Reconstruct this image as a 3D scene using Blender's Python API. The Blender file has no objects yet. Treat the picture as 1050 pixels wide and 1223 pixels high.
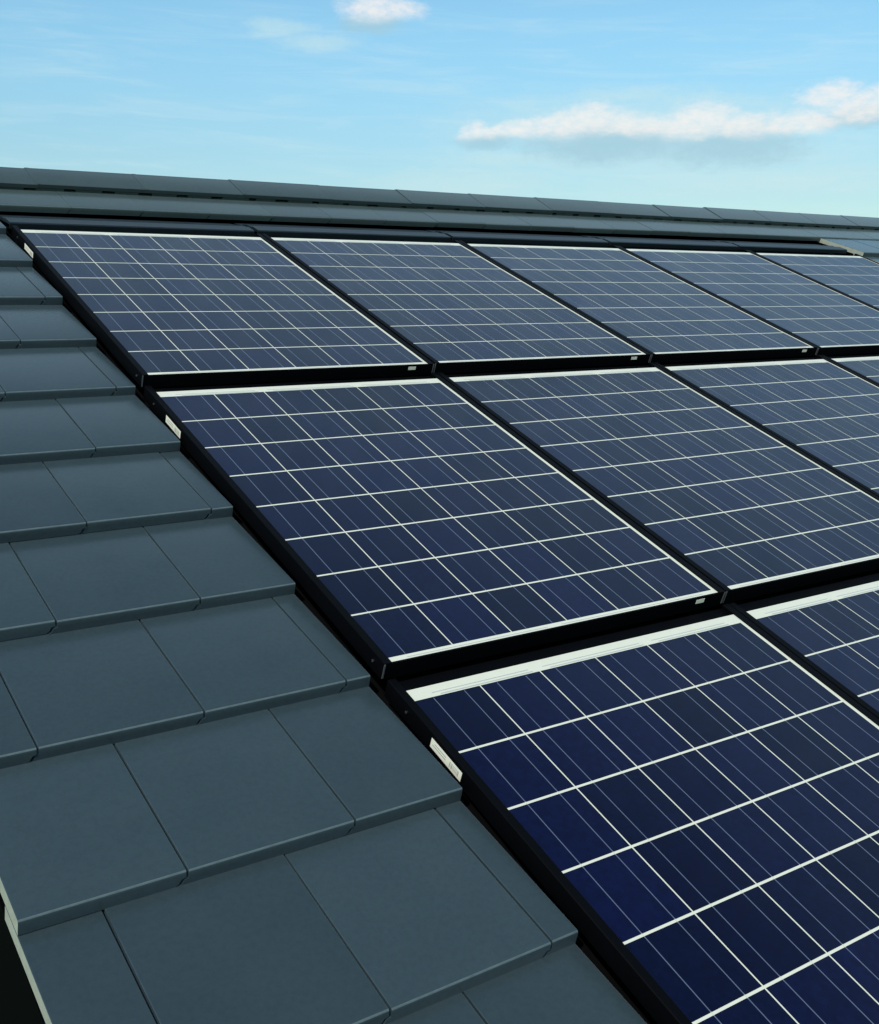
import bpy, bmesh, math, random
from mathutils import Vector, Matrix
random.seed(7)
C = 0.158                      # one solar cell, in metres: the module of the whole roof
TH = math.radians(21.444)      # roof pitch
Z0 = 6.2                       # height of the roof's reference point (top left cell corner)
scene = bpy.context.scene
col = scene.collection

# ------------------------------------------------------------------ camera
RC = Matrix(((0.8217610181500588, -0.5303862088949269, 0.20832498281000472),
             (-0.10688953079957134, -0.5025763408658206, -0.857899556944286),
             (0.5597173011924585, 0.6827206537185042, -0.46969037857921747)))
ROOF = Matrix.Rotation(TH, 3, 'X')
cam = bpy.data.cameras.new('camera')
cam.sensor_fit = 'VERTICAL'; cam.sensor_height = 24.0
cam.lens = 24.0 * 1351.8471 / 1223.0
cam.clip_start = 0.05; cam.clip_end = 5000
camo = bpy.data.objects.new('camera', cam); col.objects.link(camo)
ax = [ROOF @ RC[0], -(ROOF @ RC[1]), -(ROOF @ RC[2])]
mw = Matrix((ax[0], ax[1], ax[2])).transposed().to_4x4()
mw.translation = ROOF @ (Vector((-7.3535, -25.9514, 8.6634)) * C) + Vector((0, 0, Z0))
camo.matrix_world = mw
scene.camera = camo

# ------------------------------------------------------------------ sun, sky, exposure
SUN = (ROOF @ Vector((-0.56, -0.10, 0.83))).normalized()
sun_el = math.asin(SUN.z); sun_az = math.atan2(SUN.x, SUN.y)
sl = bpy.data.lights.new('sun', 'SUN'); sl.energy = 3.2; sl.angle = math.radians(0.5); sl.color = (1.0, 0.94, 0.84)
so = bpy.data.objects.new('sun', sl); col.objects.link(so)
so.rotation_euler = SUN.to_track_quat('Z', 'Y').to_euler(); so.location = (0, 0, 30)

vs = scene.view_settings
vs.view_transform = 'Standard'; vs.look = 'None'; vs.gamma = 1.0; vs.use_curve_mapping = False; vs.exposure = 0.0


class NT:
    """small helper for node trees"""
    def __init__(s, tree):
        s.t = tree; s.n = tree.nodes; s.l = tree.links
    def new(s, typ, **kw):
        n = s.n.new(typ)
        for k, v in kw.items(): setattr(n, k, v)
        return n
    def put(s, sock, v):
        if isinstance(v, bpy.types.NodeSocket): s.l.new(v, sock)
        else: sock.default_value = v
    def m(s, op, a, b=0.0, c=0.0, clamp=False):
        n = s.new('ShaderNodeMath', operation=op, use_clamp=clamp)
        for i, v in enumerate((a, b, c)): s.put(n.inputs[i], v)
        return n.outputs[0]
    def mix(s, f, a, b, blend='MIX'):
        n = s.new('ShaderNodeMix', data_type='RGBA', blend_type=blend)
        s.put(n.inputs[0], f)
        for i, v in ((6, a), (7, b)):
            s.put(n.inputs[i], v if isinstance(v, bpy.types.NodeSocket) else (*v, 1.0))
        return n.outputs[2]
    def noise(s, vec, scale, detail=4, rough=.5, dist=0.0):
        n = s.new('ShaderNodeTexNoise'); s.put(n.inputs['Vector'], vec)
        n.inputs['Scale'].default_value = scale; n.inputs['Detail'].default_value = detail
        n.inputs['Roughness'].default_value = rough; n.inputs['Distortion'].default_value = dist
        return n
    def smooth(s, x, a, b):
        n = s.new('ShaderNodeMapRange', interpolation_type='SMOOTHSTEP')
        s.put(n.inputs[0], x); n.inputs[1].default_value = a; n.inputs[2].default_value = b
        return n.outputs[0]


world = bpy.data.worlds.new('World'); scene.world = world; world.use_nodes = True
W = NT(world.node_tree); world.node_tree.nodes.clear()
sky = W.new('ShaderNodeTexSky', sky_type='NISHITA'); sky.sun_disc = False
sky.sun_elevation = sun_el; sky.sun_rotation = sun_az
sky.altitude = 300; sky.air_density = 1.0; sky.dust_density = 0.6; sky.ozone_density = 2.0
tc = W.new('ShaderNodeTexCoord'); sep = W.new('ShaderNodeSeparateXYZ'); W.l.new(tc.outputs['Generated'], sep.inputs[0])
az = W.m('MULTIPLY', W.m('ARCTAN2', sep.outputs[0], sep.outputs[1]), 180 / math.pi)
el = W.m('MULTIPLY', W.m('ARCSINE', sep.outputs[2]), 180 / math.pi)
cv = W.new('ShaderNodeCombineXYZ'); W.l.new(az, cv.inputs[0]); W.l.new(W.m('MULTIPLY', el, 1.9), cv.inputs[1])
n1 = W.noise(cv.outputs[0], 0.42, 6, .6); n2 = W.noise(cv.outputs[0], 1.5, 7, .68)
sx = W.new('ShaderNodeSeparateColor'); W.l.new(n1.outputs['Color'], sx.inputs[0])
waz = W.m('ADD', az, W.m('MULTIPLY', W.m('SUBTRACT', sx.outputs[0], .5), 1.9))
wel = W.m('ADD', el, W.m('MULTIPLY', W.m('SUBTRACT', sx.outputs[1], .5), 0.9))


def blobs(lst):
    out = None
    for a0, e0, ra, re in lst:
        dx = W.m('DIVIDE', W.m('SUBTRACT', waz, a0), ra); dy = W.m('DIVIDE', W.m('SUBTRACT', wel, e0), re)
        d = W.m('SUBTRACT', 1.0, W.m('ADD', W.m('MULTIPLY', dx, dx), W.m('MULTIPLY', dy, dy)))
        out = d if out is None else W.m('MAXIMUM', out, d)
    return W.m('ADD', out, W.m('MULTIPLY', W.m('SUBTRACT', n2.outputs[0], .5), 1.7))


lit = W.smooth(blobs([(36.3, 7.7, .75, .55), (37.5, 7.6, 1.2, .4), (38.8, 7.75, 1.5, .5), (40.8, 7.95, 1.7, .7), (42.2, 8.2, 1.5, .85), (43.7, 7.9, 1.5, .65), (44.7, 7.8, 1.4, .65),
                      (45.8, 7.75, 1.6, .65), (47.4, 8.15, 1.6, .8), (49.0, 7.75, 1.4, .6), (50.6, 7.65, 1.3, .65), (52.0, 7.9, 1.6, .6), (46.5, 7.9, 1.5, .75),
                      (52.9, 9.0, 1.5, .6), (54.2, 8.3, 2.0, .7), (55.5, 8.7, 1.8, .55), (58, 8.3, 2.2, .6), (61, 7.6, 2.5, .8), (65, 8.8, 2.4, .7),
                      (31.9, 13.2, 1.9, .9), (32.9, 13.1, 1.2, .6), (8, 17, 3, 1.0), (78, 15, 4, 1.2)]), -.62, 1.5)
# flat, soft cloud bases
soft = W.m('MULTIPLY', W.smooth(wel, 6.95, 7.75), W.m('SUBTRACT', 1.0, W.m('MULTIPLY', W.smooth(el, 10.0, 11.0), W.m('SUBTRACT', 1.0, W.smooth(wel, 12.3, 13.05)))))
lit = W.m('MULTIPLY', W.m('MULTIPLY', lit, soft), W.m('ADD', .84, W.m('MULTIPLY', W.smooth(n2.outputs[0], .32, .66), .16)))
under = W.smooth(blobs([(37, 7.25, 1.4, .35), (43.0, 7.1, 4.6, .9), (48.5, 6.9, 3.8, 1.0), (54.5, 7.9, 2.4, .5), (60, 6.9, 4, .8), (31.5, 12.5, 1.6, .5)]), -.6, 1.1)
wisp = W.smooth(blobs([(27.0, 12.3, 1.6, .45), (44.5, 8.0, 9.5, 1.5), (47, 6.6, 9, 1.0), (43.5, 9.25, 3.4, .4), (39, 6.5, 5, .5), (50, 5.3, 8, .8), (47, 9.0, 3.2, .35), (29, 11.7, 2, .4), (36, 5.4, 5, .8)]), -.9, 1.9)
tint = W.mix(W.smooth(el, 3.0, 14.0), (0.63, 0.735, 0.71), (0.82, 1.10, 1.02))
base = W.mix(1.0, sky.outputs[0], tint, 'MULTIPLY')
# unseen, broken bright band added to lift far-tile reflections, thinning towards the zenith
added_veil = W.m('MULTIPLY', W.m('MULTIPLY', W.smooth(el, 15.0, 25.0), W.m('SUBTRACT', 1.0, W.smooth(el, 40.0, 56.0))), W.m('ADD', .4, W.m('MULTIPLY', W.smooth(n1.outputs[0], .38, .62), .6)))
base = W.mix(W.m('MULTIPLY', added_veil, .8), base, (4.2, 5.9, 7.0))
cs = W.new('ShaderNodeCombineXYZ'); W.l.new(W.m('MULTIPLY', az, .16), cs.inputs[0]); W.l.new(W.m('ADD', W.m('MULTIPLY', el, 1.5), W.m('MULTIPLY', az, .05)), cs.inputs[1])
streak = W.m('MULTIPLY', W.smooth(W.noise(cs.outputs[0], .9, 7, .62, .6).outputs[0], .42, .78), W.m('SUBTRACT', 1.0, W.smooth(el, 11.0, 16.0)))
base = W.mix(W.m('MULTIPLY', streak, .30), base, (4.4, 5.6, 5.8))
base = W.mix(W.m('MULTIPLY', wisp, .6), base, (4.1, 5.4, 5.5))
base = W.mix(W.m('MULTIPLY', under, .75), base, (2.45, 4.0, 4.75))
base = W.mix(W.m('MULTIPLY', lit, .85), base, (6.4, 6.1, 5.85))
bg = W.new('ShaderNodeBackground'); W.l.new(base, bg.inputs[0]); bg.inputs[1].default_value = 0.15
wo = W.new('ShaderNodeOutputWorld'); W.l.new(bg.outputs[0], wo.inputs[0])

# ------------------------------------------------------------------ materials
def mat(name, colour, rough=.5, metal=0.0, spec=.5, coat=0.0, coat_rough=.05, var=.0, bump=.0, scale=30.0, objvar=0.0):
    m = bpy.data.materials.new(name); m.use_nodes = True
    N = NT(m.node_tree); b = m.node_tree.nodes['Principled BSDF']
    b.inputs['Roughness'].default_value = rough; b.inputs['Metallic'].default_value = metal
    b.inputs['Specular IOR Level'].default_value = spec
    b.inputs['Coat Weight'].default_value = coat; b.inputs['Coat Roughness'].default_value = coat_rough
    b.inputs['Base Color'].default_value = (*colour, 1)
    t = N.new('ShaderNodeTexCoord')
    src = None
    if var or bump:
        nz = N.noise(t.outputs['Object'], scale, 6, .6)
    if var:
        lo = tuple(c * (1 - var) for c in colour); hi = tuple(c * (1 + var) for c in colour)
        src = N.mix(nz.outputs[0], lo, hi)
    if objvar:
        oi = N.new('ShaderNodeObjectInfo')
        f = N.m('ADD', N.m('MULTIPLY', oi.outputs['Random'], 2 * objvar), 1 - objvar)
        cc = N.new('ShaderNodeCombineColor')
        for i in range(3): N.l.new(f, cc.inputs[i])
        src = N.mix(1.0, src if src is not None else colour, cc.outputs[0], 'MULTIPLY')
    if src is not None: N.l.new(src, b.inputs['Base Color'])
    if bump:
        nb = N.noise(t.outputs['Object'], scale * 12, 4, .6)
        bn = N.new('ShaderNodeBump'); bn.inputs['Strength'].default_value = bump; bn.inputs['Distance'].default_value = .002
        N.l.new(nb.outputs[0], bn.inputs['Height']); N.l.new(bn.outputs[0], b.inputs['Normal'])
    return m


def tile_material(name, dark, light):
    m = bpy.data.materials.new(name); m.use_nodes = True
    N = NT(m.node_tree); b = m.node_tree.nodes['Principled BSDF']
    t = N.new('ShaderNodeTexCoord'); oi = N.new('ShaderNodeObjectInfo')
    off = N.new('ShaderNodeVectorMath', operation='ADD'); N.l.new(t.outputs['Object'], off.inputs[0])
    sc = N.m('MULTIPLY', oi.outputs['Random'], 37.0); cx = N.new('ShaderNodeCombineXYZ')
    for i in range(3): N.l.new(sc, cx.inputs[i])
    N.l.new(cx.outputs[0], off.inputs[1]); v = off.outputs[0]
    big = N.noise(v, 7, 4, .6); fine = N.noise(v, 90, 5, .65); speck = N.noise(v, 420, 2, .5)
    c = N.mix(big.outputs[0], dark, light)
    c = N.mix(N.smooth(fine.outputs[0], .35, .75), c, N.mix(1.0, c, (.87, .885, .90), 'MULTIPLY'))
    c = N.mix(N.m('MULTIPLY', N.smooth(speck.outputs[0], .66, .78), .35), c, (.06, .075, .08))
    f = N.m('ADD', N.m('MULTIPLY', oi.outputs['Random'], .20), .90); cc = N.new('ShaderNodeCombineColor')
    for i in range(3): N.l.new(f, cc.inputs[i])
    c = N.mix(1.0, c, cc.outputs[0], 'MULTIPLY')
    N.l.new(c, b.inputs['Base Color'])
    N.l.new(N.m('ADD', N.m('MULTIPLY', big.outputs[0], .12), .18), b.inputs['Roughness'])
    b.inputs['Specular IOR Level'].default_value = .5; b.inputs['IOR'].default_value = 1.5
    b.inputs['Sheen Weight'].default_value = .3; b.inputs['Sheen Roughness'].default_value = .3; b.inputs['Sheen Tint'].default_value = (.62, .85, .95, 1)   # weathered, dusty face
    bn = N.new('ShaderNodeBump'); bn.inputs['Strength'].default_value = .12; bn.inputs['Distance'].default_value = .0015
    h = N.m('ADD', N.m('MULTIPLY', fine.outputs[0], .7), N.m('MULTIPLY', speck.outputs[0], .4))
    N.l.new(h, bn.inputs['Height']); N.l.new(bn.outputs[0], b.inputs['Normal'])
    return m


def cell_material():
    """polycrystalline silicon under glass: every cell has its own cast, crystals show faintly"""
    m = bpy.data.materials.new('polycrystalline_cell'); m.use_nodes = True
    N = NT(m.node_tree); b = m.node_tree.nodes['Principled BSDF']
    t = N.new('ShaderNodeTexCoord'); oi = N.new('ShaderNodeObjectInfo')
    vm = N.new('ShaderNodeVectorMath', operation='SCALE'); N.l.new(t.outputs['Object'], vm.inputs[0]); vm.inputs[3].default_value = 1 / C
    fl = N.new('ShaderNodeVectorMath', operation='FLOOR'); N.l.new(vm.outputs[0], fl.inputs[0])
    sp = N.new('ShaderNodeSeparateXYZ'); N.l.new(fl.outputs[0], sp.inputs[0])
    cb = N.new('ShaderNodeCombineXYZ'); N.l.new(sp.outputs[0], cb.inputs[0]); N.l.new(sp.outputs[1], cb.inputs[1])
    N.l.new(N.m('MULTIPLY', oi.outputs['Random'], 91.7), cb.inputs[2])
    wn = N.new('ShaderNodeTexWhiteNoise', noise_dimensions='3D'); N.l.new(cb.outputs[0], wn.inputs[0])
    vo = N.new('ShaderNodeTexVoronoi', feature='F1'); vo.inputs['Scale'].default_value = 95
    N.l.new(t.outputs['Object'], vo.inputs['Vector'])
    sc = N.new('ShaderNodeSeparateColor'); N.l.new(wn.outputs['Color'], sc.inputs[0])
    sv = N.new('ShaderNodeSeparateColor'); N.l.new(vo.outputs['Color'], sv.inputs[0])
    c = N.mix(sc.outputs[0], (.0008, .0015, .0120), (.0019, .0032, .0245))
    c = N.mix(N.m('MULTIPLY', N.smooth(sc.outputs[1], .55, 1.0), .25), c, (.0022, .0044, .015))
    c = N.mix(sv.outputs[0], N.mix(1.0, c, (.72, .74, .78), 'MULTIPLY'), N.mix(1.0, c, (1.25, 1.25, 1.25), 'MULTIPLY'))
    N.l.new(c, b.inputs['Base Color'])
    b.inputs['Roughness'].default_value = .3; b.inputs['Specular IOR Level'].default_value = .2; b.inputs['Specular Tint'].default_value = (.22, .36, 1.0, 1)   # blue anti-reflection film
    b.inputs['Coat Weight'].default_value = .26; b.inputs['Coat Roughness'].default_value = .06; b.inputs['Coat IOR'].default_value = 1.27
    return m


M_TILE = tile_material('slate_grey_engobe', (.027, .043, .051), (.036, .054, .061))
M_RIDGE = tile_material('weathered_ridge_engobe', (.040, .058, .058), (.054, .074, .071))
M_LIP = mat('painted_lip_highlight', (.075, .105, .115), .5, var=.45, scale=45, bump=.2)  # highlight along the rounded front edge, painted in as a paler tile colour
M_CUT = mat('raw_cut_edge', (.34, .36, .29), .8, var=.25, bump=.3, scale=60)
M_CELL = cell_material()
M_WHITE = mat('white_back_sheet', (.66, .65, .53), .5, coat=.4, coat_rough=.1, var=.06, scale=25)
M_RIB = mat('cell_ribbon', (.11, .13, .20), .4, coat=.8, coat_rough=.1)
N_ = NT(M_RIB.node_tree); t_ = N_.new('ShaderNodeTexCoord'); s_ = N_.new('ShaderNodeSeparateXYZ'); N_.l.new(t_.outputs['Object'], s_.inputs[0])
f_ = N_.m('ABSOLUTE', N_.m('SUBTRACT', N_.m('FRACT', N_.m('ADD', N_.m('MULTIPLY', s_.outputs[1], 1 / C), .5)), .5))
N_.l.new(N_.mix(N_.m('LESS_THAN', f_, .02), (.082, .10, .155), (.60, .59, .48)), M_RIB.node_tree.nodes['Principled BSDF'].inputs['Base Color'])
M_BUS = mat('edge_ribbon', (.42, .45, .42), .45, coat=.8, coat_rough=.1)
M_FRAME = mat('black_anodised_frame', (.0012, .0014, .002), .55, spec=.05, var=.3, scale=80, bump=.1)
M_BLACK = mat('black_underlay', (.0015, .0016, .002), .9, spec=.08)
M_FLASH = mat('dark_flashing_metal', (.010, .016, .020), .42, spec=.3, var=.25, scale=14, bump=.08)
M_LABEL = mat('label_paper', (.78, .76, .62), .55, var=.06, scale=90)
M_PRINT = mat('label_print', (.28, .28, .24), .6)
M_CLIP = mat('dull_steel_clip', (.16, .165, .17), .4, metal=.6)
M_SCREW = mat('steel_screw', (.45, .46, .47), .35, metal=1.0)
M_BOARD = mat('dark_barge_board', (.0010, .0012, .0018), .7, spec=.03, var=.3, scale=12)
M_WALL = mat('pale_render', (.52, .56, .58), .9, var=.08, bump=.4, scale=8)
M_GLASS = mat('window_glass', (.02, .025, .03), .06, spec=.8)
M_WOOD = mat('white_window_frame', (.7, .7, .68), .5)
M_ZINC = mat('zinc_gutter', (.25, .27, .29), .45, metal=.8, var=.15, scale=10)
M_GRASS = mat('lawn', (.045, .085, .022), .9, var=.4, bump=.6, scale=.6)

# ------------------------------------------------------------------ mesh helpers (roof units: cells; u right, v up the slope, n off the roof)
def link_mesh(name, bm, mats, parent=None, loc=None):
    me = bpy.data.meshes.new(name); bm.normal_update(); bm.to_mesh(me); bm.free()
    for m in (mats if isinstance(mats, (list, tuple)) else [mats]): me.materials.append(m)
    o = bpy.data.objects.new(name, me); col.objects.link(o)
    if parent: o.parent = parent
    if loc: o.location = loc
    return o


def box(bm, x0, x1, y0, y1, z0, z1, s=C, mi=0):
    vs = [bm.verts.new((x * s, y * s, z * s)) for x in (x0, x1) for y in (y0, y1) for z in (z0, z1)]
    fs = []
    for f in ((0, 1, 3, 2), (4, 6, 7, 5), (0, 4, 5, 1), (2, 3, 7, 6), (0, 2, 6, 4), (1, 5, 7, 3)):
        fc = bm.faces.new([vs[i] for i in f]); fc.material_index = mi; fs.append(fc)
    return fs


def quad(bm, x0, x1, y0, y1, z, s=C, mi=0):
    f = bm.faces.new([bm.verts.new((x * s, y * s, z * s)) for x, y in ((x0, y0), (x1, y0), (x1, y1), (x0, y1))]); f.material_index = mi


def prism(bm, poly, y0, y1, s=C):
    """poly: (x, z) counter-clockwise seen from -y; extruded along y"""
    a = [bm.verts.new((x * s, y0 * s, z * s)) for x, z in poly]; b = [bm.verts.new((x * s, y1 * s, z * s)) for x, z in poly]
    n = len(poly); fs = [bm.faces.new(a), bm.faces.new(b[::-1])]
    for i in range(n):
        j = (i + 1) % n; fs.append(bm.faces.new((a[j], a[i], b[i], b[j])))
    return fs


def bevel(bm, edges, w, seg=2, s=C):
    bmesh.ops.bevel(bm, geom=list(edges), offset=w * s, segments=seg, profile=.5, affect='EDGES', clamp_overlap=True)


def screw(bm, x, y, z, axis, r=.022, h=.012):
    m = Matrix.Translation(Vector((x, y, z)) * C)
    if axis == 'x': m = m @ Matrix.Rotation(math.pi / 2, 4, 'Y')
    if axis == 'y': m = m @ Matrix.Rotation(math.pi / 2, 4, 'X')
    bmesh.ops.create_cone(bm, cap_ends=True, segments=10, radius1=r * C, radius2=r * .8 * C, depth=h * C * 2, matrix=m)


def props(o, label=None, cat=None, group=None, kind=None):
    if label: o['label'] = label
    if cat: o['category'] = cat
    if group: o['group'] = group
    if kind: o['kind'] = kind


def smooth_by_angle(o, a=.6):
    me = o.data
    for p in me.polygons: p.use_smooth = True
    bm = bmesh.new(); bm.from_mesh(me)
    for e in bm.edges: e.smooth = len(e.link_faces) == 2 and e.calc_face_angle(0) < a
    bm.to_mesh(me); bm.free()

# ------------------------------------------------------------------ ground
bm = bmesh.new(); quad(bm, -400, 400, -400, 400, 0, s=1.0)
props(link_mesh('ground', bm, M_GRASS), kind='structure')

# ------------------------------------------------------------------ the house
TW, TG, TT = 1.8993, 2.155, 0.1762        # tile width, gauge, thickness
TV0, TN, UR = -8.0835, -0.0555, -0.2376   # first course, its height, right edge of the left-hand tiles
OFF = (0.3496, 1.4173)
TILT = math.atan(TT / TG)
U0, U1 = -5.17, 60.0                      # verges
UA = 32.1                                 # right side of the solar field
VE, VR = -25.8, 4.62                      # eaves, ridge

house = bpy.data.objects.new('house', None); col.objects.link(house)
house.location = (U0 * C, 0, 0)
props(house, 'house under a slate grey tiled roof that carries the rows of solar panels', 'house')
roofpos = Vector((-U0 * C, 0, Z0))
bm = bmesh.new(); box(bm, U0 + .12, U1 - .12, VE, VR, -.95, -.62)
roof = link_mesh('roof', bm, M_BLACK, house, roofpos); roof.rotation_euler = (TH, 0, 0)


def tile_bm(w, left='tongue', right='notch', length=TG + .42, g=.013):
    """interlocking flat tile lying with its front lower edge on y = 0 and its top face on z = 0"""
    t = TT
    top_l, top_r = (g if left == 'tongue' else 0, 0), (w - (g if right == 'notch' else 0), 0)
    R_ = [(w - g, -t * .50), (w - .055, -t * .56), (w - .085, -t * .86), (w - .125, -t)] if right == 'notch' else [(w, -t)]
    L_ = [(-.095, -t), (-.055, -t * .90), (-.03, -t * .62), (g, -t * .55)] if left == 'tongue' else [(0, -t)]
    # order counter-clockwise seen from the front (-y): left-bottom ... right-bottom ... right-top ... left-top
    poly = [*[p for p in L_[:1]], *R_[::-1], top_r, top_l, *L_[::-1][:-1]]
    bm = bmesh.new(); prism(bm, poly, 0, length)
    bmesh.ops.recalc_face_normals(bm, faces=bm.faces)
    e1 = []; e2 = []
    for e in bm.edges:
        a, b = (v.co / C for v in e.verts)
        if abs(a.z) < 1e-6 and abs(b.z) < 1e-6:
            if abs(a.y) < 1e-6 and abs(b.y) < 1e-6: e1.append(e)
            elif abs(a.y - b.y) > .5: e2.append(e)
    bevel(bm, e1, .042, 3)
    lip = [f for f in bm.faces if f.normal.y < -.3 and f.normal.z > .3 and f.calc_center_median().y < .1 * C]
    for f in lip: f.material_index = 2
    e2 = [e for e in bm.edges if abs(e.verts[0].co.z) < 1e-6 and abs(e.verts[1].co.z) < 1e-6 and abs(e.verts[0].co.y - e.verts[1].co.y) > .5 * C]
    bevel(bm, e2, .010, 1)
    if left == 'cut':
        for f in bm.faces:
            if f.normal.x < -.9: f.material_index = 1
    return bm


def tile_mesh(key, cache={}):
    if key not in cache:
        w, l, r, g = key
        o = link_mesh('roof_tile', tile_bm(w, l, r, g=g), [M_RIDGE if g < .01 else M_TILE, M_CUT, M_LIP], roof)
        smooth_by_angle(o, .7)
        cache[key] = o; return o, True
    return cache[key], False


DRIFT = .013                    # the ridge is not quite square to the panel rows
def place_tile(key, u, v, n, tilt=TILT, turn=0.0):
    o, fresh = tile_mesh(key)
    if not fresh:
        o = o.copy(); col.objects.link(o); o.parent = roof
    j = lambda a: random.uniform(-a, a)
    o.location = (u * C, (v + j(.006)) * C, (n + j(.006)) * C)
    o.rotation_euler = (-tilt + j(.0015), j(.0012), turn + j(.0012))
    return o


def course(k, first_joint_right, u_left, u_right, right='plain', v=None, n=TN, w=TW, tilt=TILT, turn=0.0, g=.013):
    """one course from its right end leftwards; joints at first_joint_right - i*w"""
    v = TV0 - k * TG if v is None else v
    edges = [u_right]; j = first_joint_right
    while j > u_left + .15: edges.append(j); j -= w
    edges.append(u_left)
    for i in range(len(edges) - 1):
        r, l = edges[i], edges[i + 1]
        kr = right if i == 0 else 'notch'; kl = 'cut' if i == len(edges) - 2 else 'tongue'
        place_tile((round(r - l, 4), kl, kr, g), l, v + turn * (l - 9), n, tilt, turn)


for k in range(-4, 9):
    course(k, UR - OFF[k % 2], U0, UR)
# the course under the ridge, over the whole length in view
W2 = 1.885; e = 1.80 + W2 * 23
course(-5, e - W2, U0, e, right='notch', v=2.36, n=-.06, w=W2, tilt=.006, turn=DRIFT, g=.003)
for k in (-4, -3):
    course(k, UA + TW * 7 + (.9 if k % 2 else 0) - TW, UA, UA + TW * 7 + (.9 if k % 2 else 0), right='notch', n=.06)
# the tiles out of sight on the right as one field
bm = bmesh.new()
def merge_tile(bm, u, v, n, w, tilt=TILT, turn=0.0):
    t = tile_bm(w); m = Matrix.Translation(Vector((u, v, n)) * C) @ Matrix.Rotation(turn, 4, 'Z') @ Matrix.Rotation(-tilt, 4, 'X')
    t.transform(m); me = bpy.data.meshes.new('tmp'); t.to_mesh(me); t.free(); bm.from_mesh(me); bpy.data.meshes.remove(me)
for k in range(-4, 9):
    u = (UA + TW * 7 + (.9 if k % 2 else 0)) if k <= -3 else UA + (.9 if k % 2 else 0)
    if k > -3 and k % 2: merge_tile(bm, UA, TV0 - k * TG, .06, .9)
    while u < U1 - .1:
        w = min(TW, U1 - u); merge_tile(bm, u, TV0 - k * TG, .06, w); u += w
u = e
while u < U1 - .1:
    w = min(W2, U1 - u); merge_tile(bm, u, 2.36 + DRIFT * (u - 9), -.06, w, .006, DRIFT); u += w
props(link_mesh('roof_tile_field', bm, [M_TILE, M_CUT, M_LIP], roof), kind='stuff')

# ridge: caps on a slotted vent strip
NL, NB = 2.9, .11
CAPV, CAPN, APN = 3.62, .115, .205
def cap_bm(l):
    bm = bmesh.new()
    hv = VR - CAPV; m = lambda v: 2 * VR - v
    #  (v, n) outline of the angled cap, outer then inner
    out = [(CAPV, CAPN - .115), (CAPV - .012, CAPN - .02), (CAPV + .03, CAPN), (VR - .10, APN - .005), (VR, APN + .012), (VR + .10, APN - .03)]
    out += [(VR + hv - .1, CAPN - .62), (VR + hv, CAPN - .70), (VR + hv, CAPN - .80)]
    inn = [(VR + hv - .12, CAPN - .76), (VR + .05, APN - .13), (VR - .05, APN - .11), (CAPV + .10, CAPN - .115)]
    ring = out + inn
    def loft(x0, x1, grow0, grow1):
        a = [bm.verts.new((x0 * C, p * C, (q + grow0) * C)) for p, q in ring]; b = [bm.verts.new((x1 * C, p * C, (q + grow1) * C)) for p, q in ring]
        n = len(ring); bm.faces.new(a); bm.faces.new(b[::-1])
        for i in range(n): bm.faces.new((a[(i + 1) % n], a[i], b[i], b[(i + 1) % n]))
    loft(0, l + .02, .006, 0)
    loft(-.03, .07, .013, .011)      # the collar that overlaps its neighbour
    bmesh.ops.recalc_face_normals(bm, faces=bm.faces)
    return bm
cap0 = None; u = 1.35 - NL * 3
while u < U1 - .3:
    if cap0 is None:
        o = cap0 = link_mesh('ridge_tile', cap_bm(NL), M_RIDGE, roof); smooth_by_angle(o, .5)
    else:
        o = cap0.copy(); col.objects.link(o); o.parent = roof
    o.location = (u * C, (DRIFT * (u - 9) + random.uniform(-.015, .015)) * C, random.uniform(-.008, .008) * C)
    o.rotation_euler = (0, random.uniform(-.002, .002), DRIFT + random.uniform(-.002, .002))
    u += NL
bm = bmesh.new(); u = U0 + .2
while u < U1 - .5:
    box(bm, u, u + .74 + random.uniform(-.12, .12), CAPV + .03 + DRIFT * (u - 9), CAPV + .2 + DRIFT * (u - 9), -.3, CAPN - .118); u += 1.04
box(bm, U0 + .2, U1 - .5, CAPV + .75, CAPV + 1.1, -.3, CAPN - .14)

link_mesh('ridge_vent', bm, M_RIDGE, roof)

# flashing plates between the solar field and the course under the ridge, one above every panel column
PU, PV, PA = 6.3474, 8.6963, 0.0183
fl0 = None
for c in range(5):
    if fl0 is None:
        bm = bmesh.new()
        prof = [(.60, -.12), (.60, .01), (.64, .03), (.98, .012), (1.02, -.012), (1.25, -.06), (1.29, -.05), (1.55, -.13), (1.59, -.165), (2.08, -.27), (2.08, -.30), (.66, -.03)]
        a = [bm.verts.new((-.14 * C, p * C, q * C)) for p, q in prof]; b = [bm.verts.new((6.07 * C, p * C, q * C)) for p, q in prof]
        for i in range(len(prof) - 1): bm.faces.new((a[i], b[i], b[i + 1], a[i + 1]))
        bm.faces.new(a[::-1]); bm.faces.new(b)
        bmesh.ops.recalc_face_normals(bm, faces=bm.faces)
        o = fl0 = link_mesh('flashing_sheet', bm, M_FLASH, roof); smooth_by_angle(o, .4)
    else:
        o = fl0.copy(); col.objects.link(o); o.parent = roof
    o.location = (c * PU * C, .06 * c * C, 0)
# side channels beside the solar field
for u in (UR - .05, 4 * PU + 6.2):
    bm = bmesh.new(); box(bm, u, u + .30, VE + .1, 2.9, -.61, -.42)
    link_mesh('side_channel', bm, M_BLACK, roof)

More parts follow.
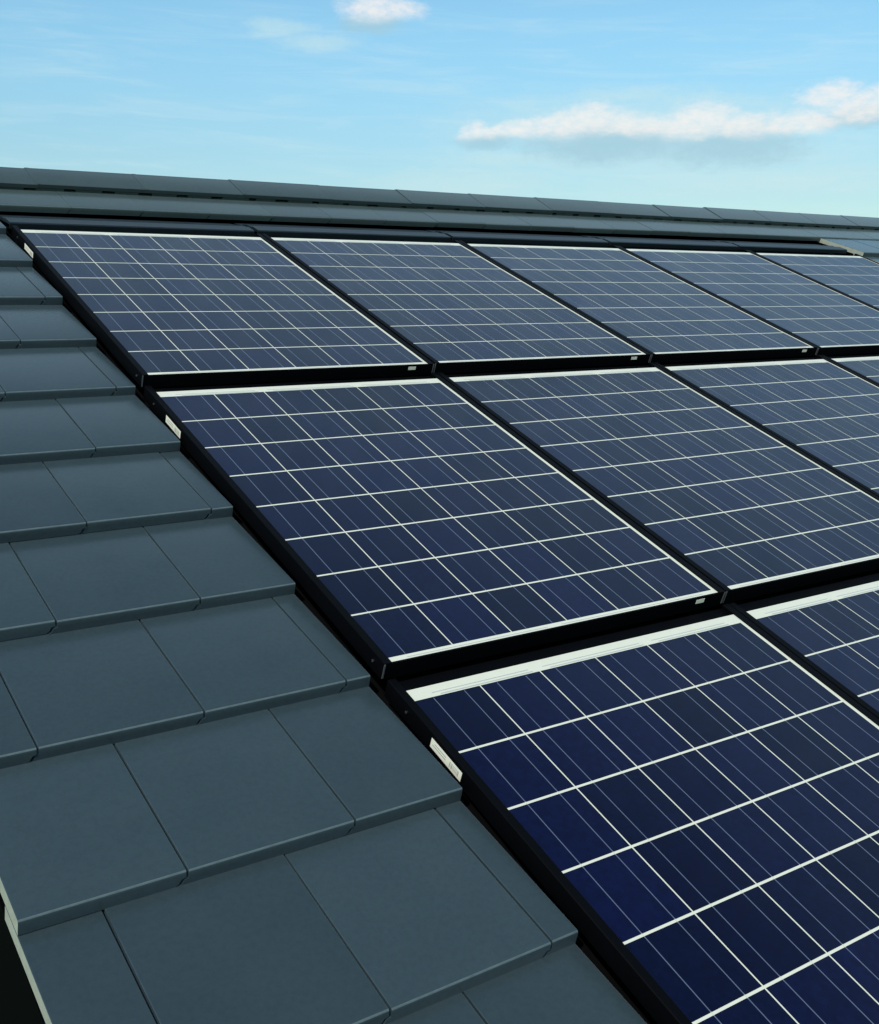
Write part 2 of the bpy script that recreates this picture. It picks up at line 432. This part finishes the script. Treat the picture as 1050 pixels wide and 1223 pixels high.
# verge boards, gutter, rear slope, walls and windows
for u, s in ((U0 + .02, 1), (U1 - .02, -1)):
    bm = bmesh.new(); a, b = sorted((u, u + s * .16)); box(bm, a, b, VE, VR, -2.15, -.50)
    link_mesh('barge_board', bm, M_BOARD, roof)
bm = bmesh.new(); n = 12
ring = [(VE - .45 + .42 * math.cos(math.pi + math.pi * i / n), -.75 + .42 * math.sin(math.pi + math.pi * i / n)) for i in range(n + 1)]
ring += [(VE - .45 + .38 * math.cos(math.pi + math.pi * i / n), -.75 + .38 * math.sin(math.pi + math.pi * i / n)) for i in range(n, -1, -1)]
a = [bm.verts.new((U0 * C, p * C, q * C)) for p, q in ring]; b = [bm.verts.new((U1 * C, p * C, q * C)) for p, q in ring]
for i in range(len(ring)): j = (i + 1) % len(ring); bm.faces.new((a[i], a[j], b[j], b[i]))
link_mesh('gutter', bm, M_ZINC, roof)
# the slope behind the ridge: stepped courses falling away
bm = bmesh.new()
rz = Matrix.Translation(Vector((0, VR * C, -.2 * C))) @ Matrix.Rotation(-2 * TH, 4, 'X')
for i in range(14):
    t = bmesh.new(); box(t, U0, U1, 0, TG + .4, -TT, 0)
    t.transform(rz @ Matrix.Translation(Vector((0, (.2 + i * TG) * C, -.1 * C))) @ Matrix.Rotation(TILT, 4, 'X'))
    me = bpy.data.meshes.new('tmp'); t.to_mesh(me); t.free(); bm.from_mesh(me); bpy.data.meshes.remove(me)
link_mesh('rear_slope', bm, M_TILE, roof)

ridge_w = ROOF @ (Vector((0, VR, -1.05)) * C) + Vector((0, 0, Z0))
eave_w = ROOF @ (Vector((0, VE + 2.2, -1.05)) * C) + Vector((0, 0, Z0))
dy = ridge_w.y - eave_w.y
bm = bmesh.new()
x0, x1 = (U0 + .5) * C, (U1 - .5) * C
pent = [(eave_w.y, 0), (ridge_w.y + dy, 0), (ridge_w.y + dy, eave_w.z), (ridge_w.y, ridge_w.z), (eave_w.y, eave_w.z)]
a = [bm.verts.new((x0, y, z)) for y, z in pent]; b = [bm.verts.new((x1, y, z)) for y, z in pent]
bm.faces.new(a); bm.faces.new(b[::-1])
for i in range(5): j = (i + 1) % 5; bm.faces.new((a[i], a[j], b[j], b[i]))
bmesh.ops.recalc_face_normals(bm, faces=bm.faces)
link_mesh('wall', bm, M_WALL, house, (-U0 * C, 0, 0))
for wx in (1.2, 4.2, 7.4):
    for wz in (1.0, 3.4):
        bm = bmesh.new()
        for q in ((0, .08, 0, 1.3), (1.12, 1.2, 0, 1.3), (.08, 1.12, 0, .08), (.08, 1.12, 1.22, 1.3), (.57, .63, .08, 1.22)):
            box(bm, wx + q[0], wx + q[1], eave_w.y - .05, eave_w.y + .03, wz + q[2], wz + q[3], s=1.0)
        w = link_mesh('window', bm, M_WOOD, house, (x0 - U0 * C, 0, 0))
        bm = bmesh.new(); box(bm, wx + .08, wx + 1.12, eave_w.y - .02, eave_w.y - .01, wz + .08, wz + 1.22, s=1.0)
        link_mesh('pane', bm, M_GLASS, w)

# ------------------------------------------------------------------ the solar panels
NI, NJ = 6, 8
def make_panel():
    root = bpy.data.objects.new('solar_panel', None); col.objects.link(root)
    oL, iL, iR, oR = -.132, -.014, 6.058, 6.185        # frame, outer and inner, left and right
    tO, tI, bI, bO = .46, .215, -8.075, -8.105         # frame, top and bottom (y)
    lip, dep = .020, -.235
    bm = bmesh.new()
    fr = []
    box(bm, oL, iL, bO, tO, dep, lip); box(bm, iR, oR, bO, tO, dep, lip)
    bevel(bm, [e for e in bm.edges if abs(e.verts[0].co.y - e.verts[1].co.y) > C and e.verts[0].co.z > 0], .008, 1)
    box(bm, iL, iR, tI, tO, dep, -.05); box(bm, iL, iR, bO, bI, dep, .004)
    frame = link_mesh('frame', bm, M_FRAME, root)
    # corner keys: the bent steel clip showing at the lower corners, and two screws on the side
    for x, d in ((oL, -1), (oR, 1)):
        bm = bmesh.new(); box(bm, *sorted((x - d * .016, x + d * .004)), bO - .012, bO - .001, dep + .03, lip - .012)
        link_mesh('corner_clip', bm, M_CLIP, frame)
    for y, z in ((-7.86, -.10), (-.05, -.10)):
        bm = bmesh.new(); screw(bm, oL - .006, y, z, 'x', .02); link_mesh('screw', bm, M_SCREW, frame)
    bm = bmesh.new(); box(bm, iL, iR, bI, tI, -.04, 0)
    sheet = link_mesh('back_sheet', bm, M_WHITE, root)
    bm = bmesh.new()
    for i in range(NI):
        for j in range(NJ):
            gx, gy = .0092, .0165
            quad(bm, i + (gx if i else -.010), i + 1 - gx, -j - 1 + gy, -j - (gy if j else 0), .0012)
    cells = link_mesh('cell_grid', bm, M_CELL, root)
    for i in range(NI):
        for t in (.262, .738):
            bm = bmesh.new(); box(bm, i + t - .006, i + t + .006, -NJ + .022, -.022, .0014, .003)
            link_mesh('busbar', bm, M_RIB, cells)
    for a, b, y0, y1 in ((.3, 1.85, .070, .082), (2.1, 3.9, .070, .082), (4.15, 5.7, .070, .082), (.4, 1.9, .018, .034), (2.2, 3.95, .018, .034),
                         (4.25, 5.75, .018, .034), (.25, 2.6, -8.045, -8.034), (2.85, 5.75, -8.045, -8.034)):
        bm = bmesh.new(); box(bm, a, b, y0, y1, .0005, .003); link_mesh('edge_ribbon', bm, M_BUS, sheet)
    # rating label on the lower front edge, bar-code style label on the left flank
    bm = bmesh.new(); box(bm, 5.56, 5.74, bO - .004, bO - .0005, -.105, -.035)
    link_mesh('front_label', bm, M_LABEL, root)
    bm = bmesh.new(); box(bm, oL - .004, oL - .0005, -1.28, -.62, -.175, -.045)
    for k in range(9):
        y = -1.22 + k * .022
        box(bm, oL - .0055, oL - .0041, y, y + random.choice((.006, .012)), -.15, -.075, mi=1)
    for k in range(2): box(bm, oL - .0055, oL - .0041, -.95, -.70 + .04 * k, -.09 - .035 * k, -.08 - .035 * k, mi=1)
    link_mesh('side_label', bm, [M_LABEL, M_PRINT], root)
    return root


def copy_tree(o, parent=None):
    c = o.copy(); col.objects.link(c)
    if parent: c.parent = parent
    for ch in list(o.children): copy_tree(ch, c)
    return c

ROWS = ('top', 'middle', 'bottom'); NUM = ('first', 'second', 'third', 'fourth', 'fifth')
LAB = {
 (0, 0): 'blue solar panel at the left end of the top row, beside small far roof tiles',
 (0, 1): 'second panel from the left in the top row, under the dark flashing',
 (0, 2): 'middle panel of the five in the top row, under the ridge',
 (0, 3): 'fourth panel from the left in the top row, paler from the reflected sky',
 (0, 4): 'farthest panel, right end of the top row beside the pale tile edge',
 (1, 0): 'solar panel at the left end of the middle row, seen whole, beside the tile edge',
 (1, 1): 'second panel from the left in the middle row, lower right corner cut by the picture',
 (1, 2): 'third panel from the left in the middle row, cut by the right picture edge',
 (1, 3): 'fourth panel from the left in the middle row, only a corner showing',
 (1, 4): 'last panel of the middle row, out at the right end of the field',
 (2, 0): 'nearest and largest dark blue panel, left end of the bottom row',
 (2, 1): 'second panel from the left in the bottom row, only its upper left part showing',
 (2, 2): 'third panel from the left in the bottom row, right of the picture',
 (2, 3): 'fourth panel from the left in the bottom row, right of the picture',
 (2, 4): 'last panel of the bottom row, at the right end near the eaves'}
proto = make_panel()
for r in range(3):
    for c in range(5):
        o = proto if (r, c) == (0, 0) else copy_tree(proto)
        p = ROOF @ (Vector((c * PU, -r * PV, 0)) * C) + Vector((0, 0, Z0))
        o.location = p
        o.rotation_euler = (TH - PA + random.uniform(-.0008, .0008), random.uniform(-.0008, .0008), 0)
        props(o, LAB[(r, c)], 'solar panel', 'solar panels in shingled rows on the roof')
